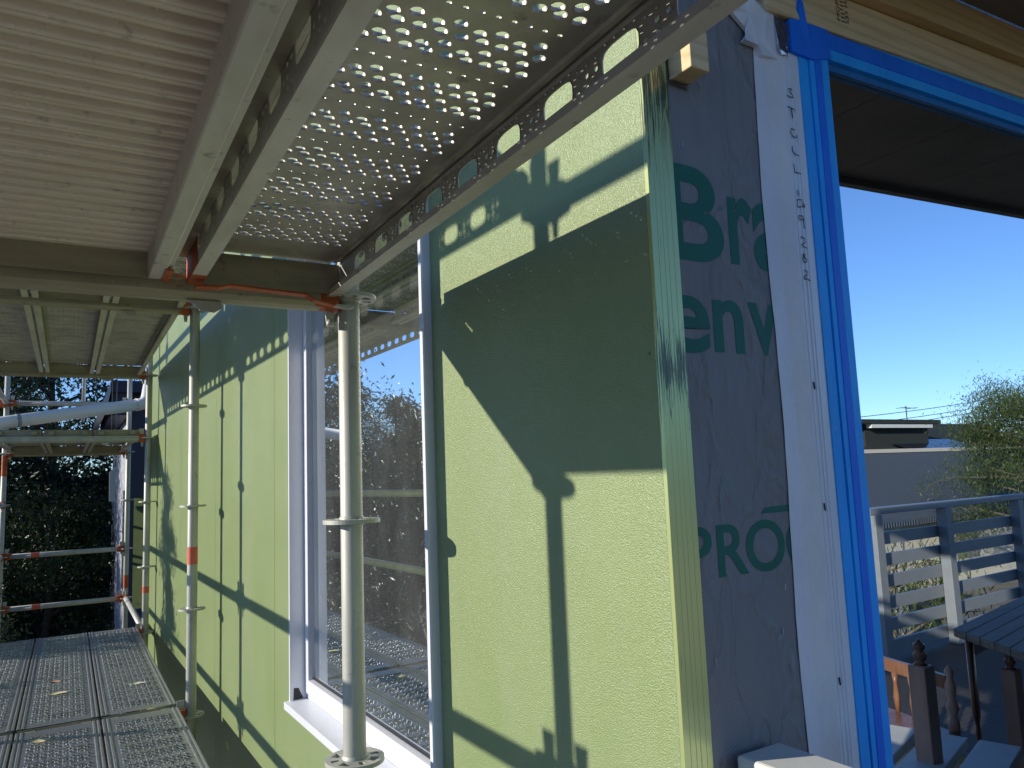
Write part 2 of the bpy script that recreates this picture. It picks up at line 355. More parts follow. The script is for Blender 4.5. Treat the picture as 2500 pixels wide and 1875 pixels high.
def ledger(p0,p1,lab,grp,mat='galv',headmat='orange',name='scaffold_ledger',tapes=()):
    p0=Vector(p0); p1=Vector(p1); d=(p1-p0).normalized()
    t=thing(name,lab,'scaffold tube',tuple(p0),grp)
    MB().tube(p0+d*.07,p1-d*.07,.02415,n=20).build('tube',M[mat],t)
    for c,dd in ((p0,d),(p1,-d)):
        m=MB(); head(m,c,dd); m.build('wedge_head',M[headmat],t,bevel=.004)
        m=MB(); wedge(m,c,dd); m.build('wedge',M['galv'],t)
    for f_ in tapes:
        q=p0.lerp(p1,f_); MB().tube(q-d*.035,q+d*.035,.0249,n=20,cap=False).build('colour_band',M['redtape'],t)
    return t
BN={-1:'the bay over the photographer',0:'the bay beside the white window',1:'the bay beside the green wall',2:'the far bay by the navy house'}
for b in range(-1,3):
    y0,y1=YS[b+1],YS[b+2]
    zs=[0,-.5]; 
    zs+= [1.0] if b==-1 else []
    zs+= [1.5,2.0] if b in(0,1) else []
    zs+= [1.0,1.5] if b==2 else []
    for z in zs:
        nm={0:'middle guard rail',-.5:'lower guard rail',1.0:'upper guard rail above the deck',1.5:'high guard rail',2.0:'topmost guard rail'}[z]
        ledger((XO,y0,z),(XO,y1,z),'outer %s of %s'%(nm,BN[b]),'guard rails on the open side')
ledger((XI,YS[3],-1.0),(XI,YS[4],-1.0),'short tube running from the walkway end to the pole by the navy house','wall side tubes',headmat='orange')
ledger((XO,YS[4],-.5),(XI,YS[4],-.5),'upper of two red banded rails across the open far end','rails closing the far end',tapes=(.26,))
ledger((XO,YS[4],-1.0),(XI,YS[4],-1.0),'lower of two red banded rails across the open far end','rails closing the far end',tapes=(.28,))
ledger((XO,YS[4],1.0),(XI,YS[4],1.0),'high cross tube in front of the trees above the far platform','rails closing the far end')
m=thing('scaffold_brace','pale diagonal brace rising left from the outer far pole','scaffold tube',(XO,YS[4],.98))
MB().tube((XO-.04,YS[4]-.05,1.0),(XO-.75,YS[4]-.25,1.75),.024).build('tube',M['galv_far'],m)
MB().box(XO-.07,XO-.01,YS[4]-.09,YS[4]-.01,.95,1.01).build('end_clamp',M['orange'],m,bevel=.004)
# ---- U transoms
def transom(k,z,lab,mat='transom'):
    y=YS[k+1]; x0,x1=XO+.07,XI-.07
    t=thing('deck_transom',lab,'scaffold transom',(XO,y,z),'transoms carrying the decks')
    prof=[(y-.026,z+.016),(y-.029,z+.013),(y-.029,z+.006),(y-.025,z+.004),(y-.025,z-.018),(y-.018,z-.028),(y-.008,z-.033),(y+.008,z-.033),(y+.018,z-.028),(y+.025,z-.018),(y+.025,z+.016),(y+.021,z+.016),(y+.021,z-.016),(y+.012,z-.026),(y-.012,z-.026),(y-.021,z-.016),(y-.021,z+.016)]
    mm=MB(); mm.prism([(a,b) for a,b in prof],x0,x1,0); mm.build('channel',M[mat],t)
    for c,d in (((XO,y,z),Vector((1,0,0))),((XI,y,z),Vector((-1,0,0)))):
        m=MB(); head(m,c,d); m.build('wedge_head',M['orange'],t,bevel=.005)
        m=MB(); wedge(m,c,d); m.build('wedge',M['galv'],t)
    # round slot tab hanging under the channel
    m=MB(); cx=-.31; pr=[(cx-.035,z-.033),(cx+.032,z-.033),(cx+.036,z-.046),(cx+.02,z-.056),(cx-.008,z-.054),(cx-.018,z-.040)]
    m.prism([(a,b) for a,b in pr],y-.014,y-.008,1); m.build('hook',M['galv'],t)
    return t
transom(0,.5,'rusty brown transom under the near ends of the overhead decks')
transom(-1,.5,'transom carrying the overhead decks behind the photographer')
transom(1,1.0,'transom high above the walkway, first beyond the near overhead deck')
transom(0,1.0,'hidden upper transom above the near overhead deck end')
transom(2,1.0,'transom at the far end of the middle overhead deck')
transom(2,.5,'blue grey transom carrying the near edge of the small far platform','galv')
transom(3,.5,'brown transom carrying the far edge of the small far platform')
for k in (-1,0): transom(k,-1.0,['transom under the walkway behind the photographer','transom under the walkway at the closest pole'][k+1])
transom(1,-1.0,'transom between the two walkway sections by the red banded pole','galv')
transom(2,-1.0,'pale transom at the far end of the walkway','galv')
# ---- perforated steel deck
W_,H_=.317,.070
def cell(m,T,x0,x1,y0,y1,hole,collar=None):
    if not hole:
        m.add([T(x0,y0,0),T(x1,y0,0),T(x1,y1,0),T(x0,y1,0)],[(0,1,2,3)]); return
    cx,cy,rx,ry,ex,n=hole
    angs=sorted(set([round(2*PI*k/n,6) for k in range(n)]+[round(math.atan2(b-cy,a-cx)%(2*PI),6) for a in (x0,x1) for b in (y0,y1)]))
    O=[];I=[]
    for a in angs:
        ca,sa=math.cos(a),math.sin(a)
        t=min(((x1-cx)/ca if ca>1e-9 else (x0-cx)/ca if ca<-1e-9 else 9),((y1-cy)/sa if sa>1e-9 else (y0-cy)/sa if sa<-1e-9 else 9))
        O.append((cx+ca*t,cy+sa*t,0))
        q=(abs(ca/rx)**ex+abs(sa/ry)**ex)**(-1/ex); I.append((cx+ca*q,cy+sa*q))
    k=len(O); rings=[[T(*p) for p in O]]
    if collar:
        rings+= [[T(a,b,0) for a,b in I],[T(cx+(a-cx)*.9,cy+(b-cy)*.9,collar*.5) for a,b in I],[T(cx+(a-cx)*.86,cy+(b-cy)*.86,collar) for a,b in I]]
    else: rings+=[[T(a,b,0) for a,b in I],[T(a,b,.0018) for a,b in I]]
    vs=[p for r in rings for p in r]; fs=[]
    for r in range(len(rings)-1):
        for i in range(k): j=(i+1)%k; fs.append((r*k+i,r*k+j,(r+1)*k+j,(r+1)*k+i))
    m.add(vs,fs)
from mathutils.geometry import delaunay_2d_cdt
def tread_tile():
    P=.125; hw=.126; holes=[]
    k=-4
    while k<5:
        b=-.092+.0508*k
        for dx,ys_ in ((0,(.058,.0995)),(.0256,(.058,.0995)),(.0157,(.044,.0885)),(.0394,(.036,.0785))):
            x=b+dx
            if abs(x)<=.117: holes+=[(x,y,.0085,12) for y in ys_]
        k+=1
    for j in range(-5,7):
        x=-.0098+.0195*j
        if abs(x)<=.114: holes.append((x,.0075,.0036,8))
    V=[];Ed=[]
    def addl(L_,closed=True):
        b=len(V); V.extend(L_); n=len(L_); Ed.extend([(b+i,b+(i+1)%n) for i in range(n)])
    addl([Vector((-hw,0)),Vector((hw,0)),Vector((hw,P)),Vector((-hw,P))])
    for x,y,r_,n in holes: addl([Vector((x+r_*math.cos(2*PI*i/n),y+r_*math.sin(2*PI*i/n))) for i in range(n)])
    v2,e2,f2,_,_,_=delaunay_2d_cdt(V,Ed,[],0,1e-6)
    F=[]
    for f in f2:
        cx=sum(v2[i].x for i in f)/len(f); cy=sum(v2[i].y for i in f)/len(f)
        if any((cx-x)**2+(cy-y)**2<(r_*.93)**2 for x,y,r_,n in holes): continue
        F.append(tuple(f))
    vs=[(v.x,v.y,0) for v in v2]
    for x,y,r_,n in holes:
        b=len(vs); h=.0045 if n==12 else .002
        for rr,z in ((r_,0),(r_*.93,h*.45),(r_*.88,h)):
            vs+=[(x+rr*math.cos(2*PI*i/n),y+rr*math.sin(2*PI*i/n),z) for i in range(n)]
        for q in range(2):
            for i in range(n): j=(i+1)%n; F.append((b+q*n+i,b+q*n+j,b+(q+1)*n+j,b+(q+1)*n+i))
    return vs,F
TILE=tread_tile()
def plank_mesh(Ln):
    P=.125; np_=int((Ln-.10)//P); y0=(Ln-np_*P)/2
    top=MB(); hw=W_/2; xs=-.126
    T=lambda x,y,z:(x,y,H_-.0+z)
    for p in range(np_):
        yb=y0+p*P; top.add([T(x,yb+y,z) for x,y,z in TILE[0]],TILE[1])
    for a,b in ((0,y0),(Ln-y0,Ln)): cell(top,T,xs,-xs,a,b,None)
    # ridged margins
    for s in (-1,1):
        xx=[xs*-1,xs*-1+.006,xs*-1+.009,xs*-1+.014,xs*-1+.017,xs*-1+.024,xs*-1+.027,xs*-1+.032,xs*-1+.035,hw-.002,hw]
        zz=[0,0,.0035,.0035,0,0,.0035,.0035,0,0,-.003]
        for i in range(len(xx)-1): top.add([(s*xx[i],0,H_+zz[i]),(s*xx[i+1],0,H_+zz[i+1]),(s*xx[i+1],Ln,H_+zz[i+1]),(s*xx[i],Ln,H_+zz[i])],[(0,1,2,3)])
    top_me=top.mesh('perforated_tread',M['deck'])
    webs=[];flg=[]
    for s in (-1,1):
        wb=MB(); Tw=lambda a,z,d:(s*(hw-d),a,z)
        def wc(a0,a1,z0,z1,h=None): cell(wb,Tw,a0,a1,z0,z1,h)
        for p in range(np_):
            yb=y0+p*P
            wc(yb,yb+.055,0,.010)
            for q,(zz0,zz1) in enumerate(((.010,.024),(.024,.038),(.038,.052),(.052,.067))):
                ya=[yb,yb+.018,yb+.037,yb+.055]
                for c in range(3):
                    zc=(zz0+min(zz1,zz0+.012))/2
                    on=(c==1) or (q in(0,2) and c==0) or (q==1 and c==2)
                    wc(ya[c],ya[c+1],zz0,zz1,((ya[c]+ya[c+1])/2,zc,.0036,.0036,2,8) if on and q<3 else (((ya[c]+ya[c+1])/2,zz0+.005,.0016,.0016,2,8) if q==3 else None))
            wc(yb+.055,yb+P,0,.060,(yb+.09,.0400,.0325,.0178,3.6,28))
            for c in range(4):
                wc(yb+.055+c*.0175,yb+.055+(c+1)*.0175,.060,.067,(yb+.0637+c*.0175,.0635,.0018,.0018,2,8))
        for a,b in ((0,y0),(Ln-y0,Ln)): wc(a,b,0,.067)
        webs.append(wb.mesh('slotted_side',M['deckframe']))
        fl=MB(); i0,i1=s*hw,s*(hw-.027)
        fl.box(min(i0,i1),max(i0,i1),0,Ln,-.004,-.0005); fl.box(min(s*(hw-.027),s*(hw-.024)),max(s*(hw-.027),s*(hw-.024)),0,Ln,-.0005,.008)
        flg.append(fl.mesh('bottom_flange',M['deckframe']))
    ends=[]
    for y,sg in ((0,1),(Ln,-1)):
        e=MB(); e.box(-hw+.002,hw-.002,y-.0015 if sg>0 else y-.0015,y+.0015,0,H_-.004); ends.append(e.mesh('end_plate',M['transom']))
        for cx in (-.11,.11):
            c=MB(); c.prism([(y,.060),(y,.012),(y-sg*.006,.012),(y-sg*.008,.040),(y-sg*.022,.042),(y-sg*.027,.030),(y-sg*.029,.05),(y-sg*.022,.060)],cx-.02,cx+.02,0)
            ends.append(c.mesh('hook_claw',M['transom']))
    return [('perforated_tread',top_me)]+[('slotted_side',a) for a in webs]+[('bottom_flange',a) for a in flg]+[(a.name.split('.')[0],a) for a in ends]
def deck_plank(parts,x,y,z,lab):
    t=thing('steel_plank',lab,'scaffold plank',(x,y,z),'perforated steel planks')
    for n,me in parts:
        o=bpy.data.objects.new(n,me); COL.objects.link(o); o.parent=t
    return t
XP=[-.222,-.553,-.884]            # plank centres
nmx=['wall side','middle','outer']
gap=.031
lens=[YS[i+1]-YS[i]-2*gap for i in range(4)]
PM=[plank_mesh(l) for l in lens]
def worn(parts):
    out=[]
    for n,me in parts:
        c=me.copy(); k={'perforated_tread':'walk','slotted_side':'walkframe','bottom_flange':'walkframe'}.get(n)
        if k: c.materials[0]=M[k]
        out.append((n,c))
    return out
PMW=[worn(PM[i]) for i in range(3)]
for i,bn in ((0,'in the walkway under the photographer'),(1,'in the near section of the walkway'),(2,'in the far section of the walkway')):
    for j,x in enumerate(XP): deck_plank(PMW[i] if i else PM[0],x,YS[i]+gap,-1.015,'%s perforated steel plank %s'%(nmx[j],bn))  # first bay keeps paler steel to bounce light onto the ribbed deck above
pA=deck_plank(PM[0],-.187,YS[0]+gap,.500,'perforated overhead plank casting dotted light beside the green panel')
for i,bn in ((1,'overhead level with the white window'),(2,'overhead under the middle deck'),):
    for j,x in enumerate(XP): deck_plank(PM[i],x,YS[i]+gap,1.0,'%s steel plank %s'%(nmx[j],bn))
for j,x in enumerate(XP): deck_plank(PM[3],x,YS[3]+gap,.5,'%s steel plank of the small far platform'%nmx[j])
# locking strips at the end of the perforated overhead plank
t=thing('locking_bar','bent orange locking bar under the end of the overhead perforated plank','locking bar',(-.2,-.04,.47))
mm=MB(); pts=[(-.335,.482),(-.29,.484),(-.27,.490),(-.115,.484),(-.10,.474),(-.055,.466)]
mm.prism(pts+[(a,b-.0035) for a,b in pts[::-1]],-.062,-.036,1); mm.build('bar',M['orange'],t)
mm=MB(); mm.prism([(-.0545,.466),(-.0545,.4625),(-.022,.459),(-.012,.4625),(-.022,.466)],-.062,-.038,1); mm.build('bare_tip',M['galv'],t)
# ---- painted ends of the near overhead decks
def endpaint(x0,x1,y0,y1,z0,z1,par,mt='orange'):
    m=MB(); m.box(x0,x1,y0,y1,z0,z1); return m.build('painted_end',M[mt],par)
# ---- ribbed aluminium deck
t=thing('ribbed_deck','wide ribbed aluminium deck overhead at upper left','scaffold deck',(-.73,-1.25,.475))
m=MB(); y=YS[0]+gap; z0=.566; pit=.0374
prof=[]
yy=y+.03
while yy<YS[1]-gap-.03:
    prof+=[(yy,z0),(yy+.010,z0),(yy+.0125,z0-.003),(yy+.0135,z0-.012),(yy+.0155,z0-.015),(yy+.0215,z0-.015),(yy+.0225,z0-.0135),(yy+.0240,z0-.0135),(yy+.025,z0-.015),(yy+.0315,z0-.015),(yy+.0335,z0-.012),(yy+.0350,z0-.003)]
    yy+=pit
n=len(prof)
m.add([(-1.01,a,b) for a,b in prof]+[(-.410,a,b) for a,b in prof],[(i,n+i,n+i+1,i+1) for i in range(n-1)],True)
m.build('ribbed_sheet',M['rib'],t)
m=MB(); m.box(-1.01,-.432,y,YS[1]-gap,z0+.002,z0+.006); m.build('top_sheet',M['deckframe'],t)
for xa,xb in ((-.418,-.389),(-1.04,-1.012)):
    m=MB(); m.box(xa,xb,y,YS[1]-gap,.499,z0+.004); m.build('side_rail',M['deckframe'],t,bevel=.003)
m=MB(); m.box(-.3888,-.380,y,YS[1]-gap,.504,.522); m.box(-.3888,-.383,y,YS[1]-gap,.527,.532); m.build('side_lip',M['deckframe'],t)
m=MB(); m.box(-.3888,-.3460,y,YS[1]-gap,.550,.565); m.build('edge_strip',M['transom'],t)
for yy in (y,YS[1]-gap-.004):
    m=MB(); m.box(-1.012,-.4185,yy,yy+.004,.500,z0); m.build('end_plate',M['transom'],t)
m=MB(); m.box(-.393,-.3795,-.10,YS[1]-gap,.4955,.4985); m.build('claw',M['orange'],t)
endpaint(-.3475,-.318,-.085,YS[1]-gap-.001,.4948,.4958,pA); endpaint(-.3475,-.3460,-.16,YS[1]-gap-.001,.4965,.565,pA)
# fallen leaves on the walkway
lr=random.Random(3)
for i,(x,yy,s,mt,lab) in enumerate(((-.56,3.15,.035,'drywood','dry yellow leaf on the walkway, larger of the two'),(-.58,3.45,.022,'orangewood','small brown leaf on the walkway behind the yellow one'),(-.19,3.10,.028,'whitepaint','white crumpled scrap on the walkway'),(-.62,2.30,.03,'drywood','pale leaf on the near section of the walkway'))):
    m=MB(); z=-.945; pts=[]
    for k in range(10):
        a=2*PI*k/10; pts.append((x+s*1.3*math.cos(a)*(.8+.4*lr.random()),yy+s*.6*math.sin(a),z+.006*lr.random()+.002))
    m.add(pts+[(x,yy,z+.012)]+[(p[0],p[1],z-.003) for p in pts],[(k,(k+1)%10,10) for k in range(10)]+[(k,(k+1)%10,11+(k+1)%10,11+k) for k in range(10)],True)
    tag(m.build(['fallen_leaf','fallen_leaf','paper_scrap','fallen_leaf'][i],M[mt],origin=(x,yy,z)),lab,['leaf','leaf','scrap','leaf'][i])
# ------------------------------------------------------------------ house
V0,V1=-.787,5.52
ZBOT,ZTOP=-1.7,2.6
wv0,wv1,wz0,wz1=-.030,1.215,-.69,1.02
house=thing('house','sage green house with the wrapped corner being renovated','house',tuple(HF((0,0,-3.2))))
m=MB(HF)
def wallpanel(v0,v1,z0,z1): m.box(0,.05,v0,v1,z0,z1)
joints=[1.42,2.62,3.82,5.02]
g_=.0015
wallpanel(V0,wv0,ZBOT,ZTOP)
wallpanel(wv0,wv1,ZBOT,wz0-.003); wallpanel(wv0,wv1,wz1,ZTOP)
a=wv1
for j in joints+[V1]:
    wallpanel(a+(g_ if a!=wv1 else 0),j-g_,ZBOT,ZTOP); a=j
m.build('green_cladding',M['green'],house,label='sage green textured wall panels')
m=MB(HF)
m.box(.0505,.10,V0,wv0-.02,-3.2,ZTOP); m.box(.0505,.10,wv1+.02,V1,-3.2,ZTOP); m.box(.0505,.10,wv0-.019,wv1+.019,-3.2,wz0-.02); m.box(.0505,.10,wv0-.019,wv1+.019,wz1+.02,ZTOP)
m.box(.0,.0495,V0,V1,-3.2,ZBOT-.002)
m.build('wall_framing',M['gapdark'],house)
# corner trim strip, grooved
prof=[(-.001,-.796)]
n0=-.001; n1=.0515
pts=[(n0,-.7885),(n0,-.7965)]
for gx in (.011,.0215,.030,.041):
    pts+=[(gx-.0005,-.7965),(gx,-.7961),(gx+.0005,-.7965)]
pts+=[(n1,-.7965),(n1,-.7885)]
m=MB(HF); m.prism(pts,-1.7,.80,2); m.build('corner_trim',M['strip'],house,label='pale green grooved corner trim, scraped in places')
# front wall (faces the camera side)
FN1=4.2; g2n0,g2n1,g2z0,g2z1=.44,2.4,-1.0,.865
m=MB(HF)
m.box(.053,.335,-.790,-.745,-3.2,ZTOP)
m.build('building_wrap',M['wrap'],house,label='dark grey building wrap with green lettering')
m=MB(HF); m.box(.336,FN1,-.788,-.745,.93,ZTOP); m.box(2.55,FN1,-.788,-.745,-3.2,.93); m.box(.336,2.55,-.788,-.745,-3.2,-1.05); m.build('front_wall',M['wrap'],house)
# rear, far end, roof and interior
m=MB(HF); m.box(.10,FN1,V1-.1,V1,-3.2,ZTOP); m.box(FN1-.1,FN1,-.745,V1-.1,-3.2,ZTOP); m.build('rear_wall',M['green'],house)
m=MB(HF); m.box(.10,FN1-.1,-.745,V1-.1,-1.35,-1.3); m.box(.10,FN1-.1,-.745,V1-.1,1.1,1.15); m.box(.101,FN1-.1,2.2,2.25,-1.3,1.1); m.box(2.7,2.75,-.745,2.2,-1.3,1.1); m.build('interior',M['room'],house)
m=MB(HF); m.box(-.25,FN1+.3,-1.0,V1+.3,ZTOP,ZTOP+.12); m.build('roof',M['roofgrey'],house)
# lettering on the wrap
def letters(txts,par):
    out=[]
    for ch,n0,n1,z0,z1,bold in txts:
        me_all=MB()
        cu=bpy.data.curves.new('t','FONT'); cu.body=ch; cu.size=1; cu.offset=bold; ob=bpy.data.objects.new('t',cu); COL.objects.link(ob)
        bpy.context.view_layer.update()
        me=ob.to_mesh(); xs=[v.co.x for v in me.vertices]; ys=[v.co.y for v in me.vertices]
        ax,bx,ay,by=min(xs),max(xs),min(ys),max(ys)
        me_all.F=HF
        me_all.add([(n0+(v.co.x-ax)/(bx-ax)*(n1-n0),-.7908,z0+(v.co.y-ay)/(by-ay)*(z1-z0)) for v in me.vertices],[tuple(p.vertices) for p in me.polygons])
        ob.to_mesh_clear(); bpy.data.objects.remove(ob); bpy.data.curves.remove(cu)
        out.append(me_all)
    return out
TX=[('B',.035,.157,.403,.557,.022),('r',.170,.226,.408,.522,.022),('a',.226,.312,.404,.522,.022),
('e',.018,.112,.258,.347,.018),('n',.120,.187,.262,.347,.018),('v',.200,.269,.262,.348,.018),
('P',.028,.084,-.078,-.001,.014),('R',.095,.159,-.077,-.001,.014),('O',.156,.243,-.078,.001,.014),('C',.247,.325,-.079,.002,.014),('I',.271,.2755,-.125,-.095,.0)]
lm=letters(TX,house)
q=MB(HF); q.add([(.192,-.7908,.0105),(.206,-.7908,.0195),(.33,-.7908,.024),(.33,-.7908,.0115)],[(0,1,2,3)])
lm.append(q)
for q in lm: q.build('printed_letter' if q is not lm[-1] else 'printed_mark',M['ink'],house)
# small tears and staples in the wrap
m=MB(HF)
for n_,z in ((.079,.585),(.235,-.11),(.222,-.175),(.075,-.20)): m.box(n_,n_+.0012,-.7915,-.7903,z,z+.010)
m.build('staples',M['galv_far'],house)
# flashing tape over the window flange
m=MB(HF); zs=[-1.05+i*.05 for i in range(39)]
er=random.Random(5); L_=[(.257+.004*math.sin(z*9)+.0015*er.random()) for z in zs]
L2=[a+.030 for a in L_]
for i in range(len(zs)-1):
    if zs[i+1]>.80: break
    m.add([(L_[i],-.7922,zs[i]),(L2[i],-.7935,zs[i]),(L2[i+1],-.7935,zs[i+1]),(L_[i+1],-.7922,zs[i+1])],[(0,1,2,3)],True)
m.build('flashing_tape_edge',M['flash'],house,label='milky white flashing tape lapping the grey wrap')
m=MB(HF)
for i in range(len(zs)-1):
    if zs[i+1]>.80: break
    m.add([(L2[i],-.7935,zs[i]),(.315,-.7990,zs[i]),(.322,-.8012,zs[i]),(L2[i+1],-.7935,zs[i+1]),(.315,-.7990,zs[i+1]),(.322,-.8012,zs[i+1])],[(0,1,4,3),(1,2,5,4)],True)
m.build('flashing_tape',M['flash2'],house)
# torn crumpled tape at the top
m=MB(HF); er=random.Random(11)
outl=[(.150,.905),(.215,.912),(.235,.905),(.262,.885),(.300,.872),(.318,.868),(.318,.79),(.270,.786),(.262,.80),(.228,.80),(.246,.822),(.205,.848),(.195,.845),(.178,.86)]
cx=sum(a for a,b in outl)/len(outl); cz=sum(b for a,b in outl)/len(outl)
P0=[(a,-.797-.010*er.random(),b) for a,b in outl]; P1=[(cx+(a-cx)*.55,-.800-.014*er.random(),cz+(b-cz)*.55) for a,b in outl]; n=len(outl)
m.add(P0+P1+[(cx,-.806,cz)]+[(a,-.7925,b) for a,b in outl],[(i,(i+1)%n,n+(i+1)%n,n+i) for i in range(n)]+[(n+i,n+(i+1)%n,2*n) for i in range(n)]+[(i,(i+1)%n,2*n+1+(i+1)%n,2*n+1+i) for i in range(n)])
m.build('crumpled_tape',M['flash'],house,label='crumpled torn white tape at the wrap corner')
m=MB(HF); fo=[(.305,.868),(.345,.858),(.343,.815),(.333,.800),(.320,.797),(.313,.805)]
m.prism([(a,b) for a,b in fo],-.8055,-.797,1) if False else m.add([(a,-.8045-.002*(i%2),b) for i,(a,b) in enumerate(fo)]+[(a,-.795,b) for a,b in fo],[(0,1,2,3,4,5)]+[(i,(i+1)%6,6+(i+1)%6,6+i) for i in range(6)])
m.build('foil_patch',M['foil'],house,label='crinkled silver foil patch')
# window 2 with masked frame
w2=MB(HF)
# white flange ribs left of the blue tape
ribs=[(.322,-.8012),(.326,-.8012),(.3265,-.8030),(.3275,-.8012),(.337,-.8012),(.3375,-.8035),(.3395,-.8035),(.340,-.8012),(.346,-.8012),(.3463,-.8028),(.3475,-.8028),(.348,-.8012),(.366,-.8012),(.366,-.790),(.322,-.790)]
w2.prism([(a,b) for a,b in ribs],-1.0,.84,2)
win2=w2.build('window',M['upvc'],house,label='large window with its frame masked in blue tape')
def strip2(n0,n1,v,mat,name,z0=-1.0,top=None,lab=None):
    m=MB(HF); m.box(n0,n1,v,-.786,z0,top); return m.build(name,M[mat],win2,label=lab,bevel=.0012)
# frame: stepped profile; the left jamb and the head share it
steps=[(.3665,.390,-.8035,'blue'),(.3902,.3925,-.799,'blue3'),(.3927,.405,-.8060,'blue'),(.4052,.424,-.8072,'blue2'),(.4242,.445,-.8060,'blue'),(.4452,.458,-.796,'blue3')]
zh=[.899,.8755,.873,.8607,.8418,.8210,.808]   # matching heights of the head
for i,(a,b,vv,mt) in enumerate(steps):
    m=MB(HF); zt=zh[i]; zt2=zh[i+1]
    # jamb mitred into the head
    m.add([(a,vv,-1.0),(b,vv,-1.0),(b,vv,zt2+(0 if i<5 else 0)),(a,vv,zt-.0003),(a,-.786,-1.0),(b,-.786,-1.0),(b,-.786,zt2),(a,-.786,zt-.0003)],[(0,1,2,3),(1,5,6,2),(4,0,3,7),(3,2,6,7),(0,4,5,1)])
    m.build('masking_tape' if i!=1 else 'frame_groove',M[mt],win2)
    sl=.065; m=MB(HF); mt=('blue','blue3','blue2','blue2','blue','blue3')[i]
    m.add([(a,vv,zt-.0003),(b,vv,zt2),(2.5,vv,zt2+sl),(2.5,vv,zt-.0003+sl),(a,-.786,zt-.0003),(b,-.786,zt2),(2.5,-.786,zt2+sl),(2.5,-.786,zt-.0003+sl)],[(0,1,2,3),(1,5,6,2),(4,0,3,7)])
    m.build('head_masking_tape' if i!=1 else 'head_groove',M[mt],win2)
m=MB(HF); m.box(2.44,2.55,-.80,-.75,-1.0,.90); m.box(.458,2.44,-.80,-.75,-1.05,-1.0); m.build('frame',M['upvc'],win2)
# overlapping piece at the corner with a raised point
m=MB(HF); c=[(.343,.808),(.343,.868),(.360,.880),(.364,.905),(.370,.921),(.376,.905),(.388,.892),(.448,.878),(.452,.822),(.40,.806)]
m.add([(a,-.8092-(.006 if b>.9 else 0),b) for a,b in c]+[(a,-.800,b) for a,b in c],[tuple(range(10))]+[(i,(i+1)%10,10+(i+1)%10,10+i) for i in range(10)])
m.build('corner_tape',M['blue2'],win2,label='doubled darker blue tape at the frame corner')
m=MB(HF); m.quad((.452,-.785,-1.02),(2.47,-.785,-1.02),(2.47,-.785,.90),(.452,-.785,.83)); m.build('pane',M['glass2'],win2)
m=MB(HF); m.add([(.452,-.7845,.797),(2.46,-.7845,.797+.062),(2.46,-.7845,.90),(.452,-.7845,.84)],[(0,1,2,3)]); m.box(.452,.458,-.7845,-.76,-1.0,.8); m.build('gasket',M['gasket'],win2)  # black band under the head paints the frame's reflection in the glass
# handwriting on the flange
def stroke(pts,r=.0008):
    m=MB(HF); m.path([(a,-.8037,b) for a,b in pts],r,5); m.build('pen_stroke',M['pen'],win2)
hz=.736
def gl(z,pts,s=1):   # glyph in reading frame (x right along -z, y up along +n)
    stroke([(.3255+y*.0155*s,z-x*.0112*s) for x,y in pts])
gl(.738,[(.25,.9),(0,.75),(.05,.35),(.5,.55),(.95,.9),(1.35,1.0),(1.4,.5),(1.3,.0)])
gl(.702,[(-.1,-.1),(.15,1.15)]); gl(.702,[(.1,.55),(1.6,.6)])
gl(.662,[(-.1,.75),(-.1,.2),(.5,.0),(1.1,.4),(1.2,.9),(.7,1.1)])
gl(.628,[(-.3,.1),(.5,.1),(.9,.45),(1.0,1.1)]); gl(.596,[(-.3,.1),(.8,.15),(1.0,.2),(1.05,1.2)])
gl(.553,[(0,.4),(.9,.45)]); gl(.537,[(.15,.2),(.0,.9),(1.1,1.1),(1.3,.3),(1.2,.1),(.15,.2)]); gl(.537,[(.6,1.3),(1.2,1.3)])
gl(.508,[(.4,.95),(0,.8),(.1,.2),(.6,.2),(.7,.85),(.3,.95)]); gl(.508,[(.4,.95),(2.0,.95)])
gl(.470,[(0,.3),(.2,.9),(.8,.9),(1.3,.3),(1.5,.6),(1.7,1.1)])
gl(.440,[(.5,.5),(.1,.8),(0,.4),(.5,.4),(.9,.2),(1.3,.5),(1.2,.9),(.8,.9),(.5,.5)])
gl(.412,[(0,.4),(.3,.9),(.8,.7),(1.2,.2),(1.5,.3),(1.3,.6),(1.6,1.2)])
for z in (.22,.02,-.255): stroke([(.330,z),(.3315,z-.012)],.0014)
# timbers above the window
def rake(m,n0,n1,v0,v1,z0,h,sl=.05):
    P=[(n,v,z0+(n-.28)*sl+dz) for n in (n0,n1) for v in (v0,v1) for dz in (0,h)]
    return m.add(P,[(0,1,3,2),(4,6,7,5),(0,4,5,1),(2,3,7,6),(0,2,6,4),(1,5,7,3)])
m=rake(MB(HF),.280,4.1,-.8105,-.790,.868,.078); b1=m.build('lower_timber_beam',M['pine'],house,bevel=.003,label='pale pine beam stamped MGP10 directly above the blue tape')
m=rake(MB(HF),.30,4.1,-.834,-.790,.9475,.072); m.build('upper_timber_beam',M['pine2'],house,bevel=.003)
sm=letters([('MGP10',0,.060,0,.0095,0.0),('|||!|||',0,.05,-.014,-.003,0),('S35 H2',0,.055,-.026,-.016,0)],house)
for l_ in sm:
    inv=[]
    for p in l_.v:
        q=Vector(p)-HO; a=q.dot(EU); z=q.z; inv.append(tuple(HF((.487-z,-.8113,.905+a))))   # turned to read upwards
    l_.v=inv; l_.build('beam_stamp',M['stamp'],house)
m=MB(HF)
for q in range(10): rake(m,.24+q*.45,.24+q*.45+.446,-1.55,-.835,1.022,.02)
m.build('soffit',M['soffit'],house,label='dark soffit board over the taped window')
m=rake(MB(HF),.24,4.75,-1.58,-1.5505,1.0,.14); m.build('fascia',M['soffit'],house)
m=MB(HF); m.box(.058,.097,-.842,-.792,.690,.755); m.build('timber_block',M['pine'],house,bevel=.002,label='short pine block end at the top of the wrap')
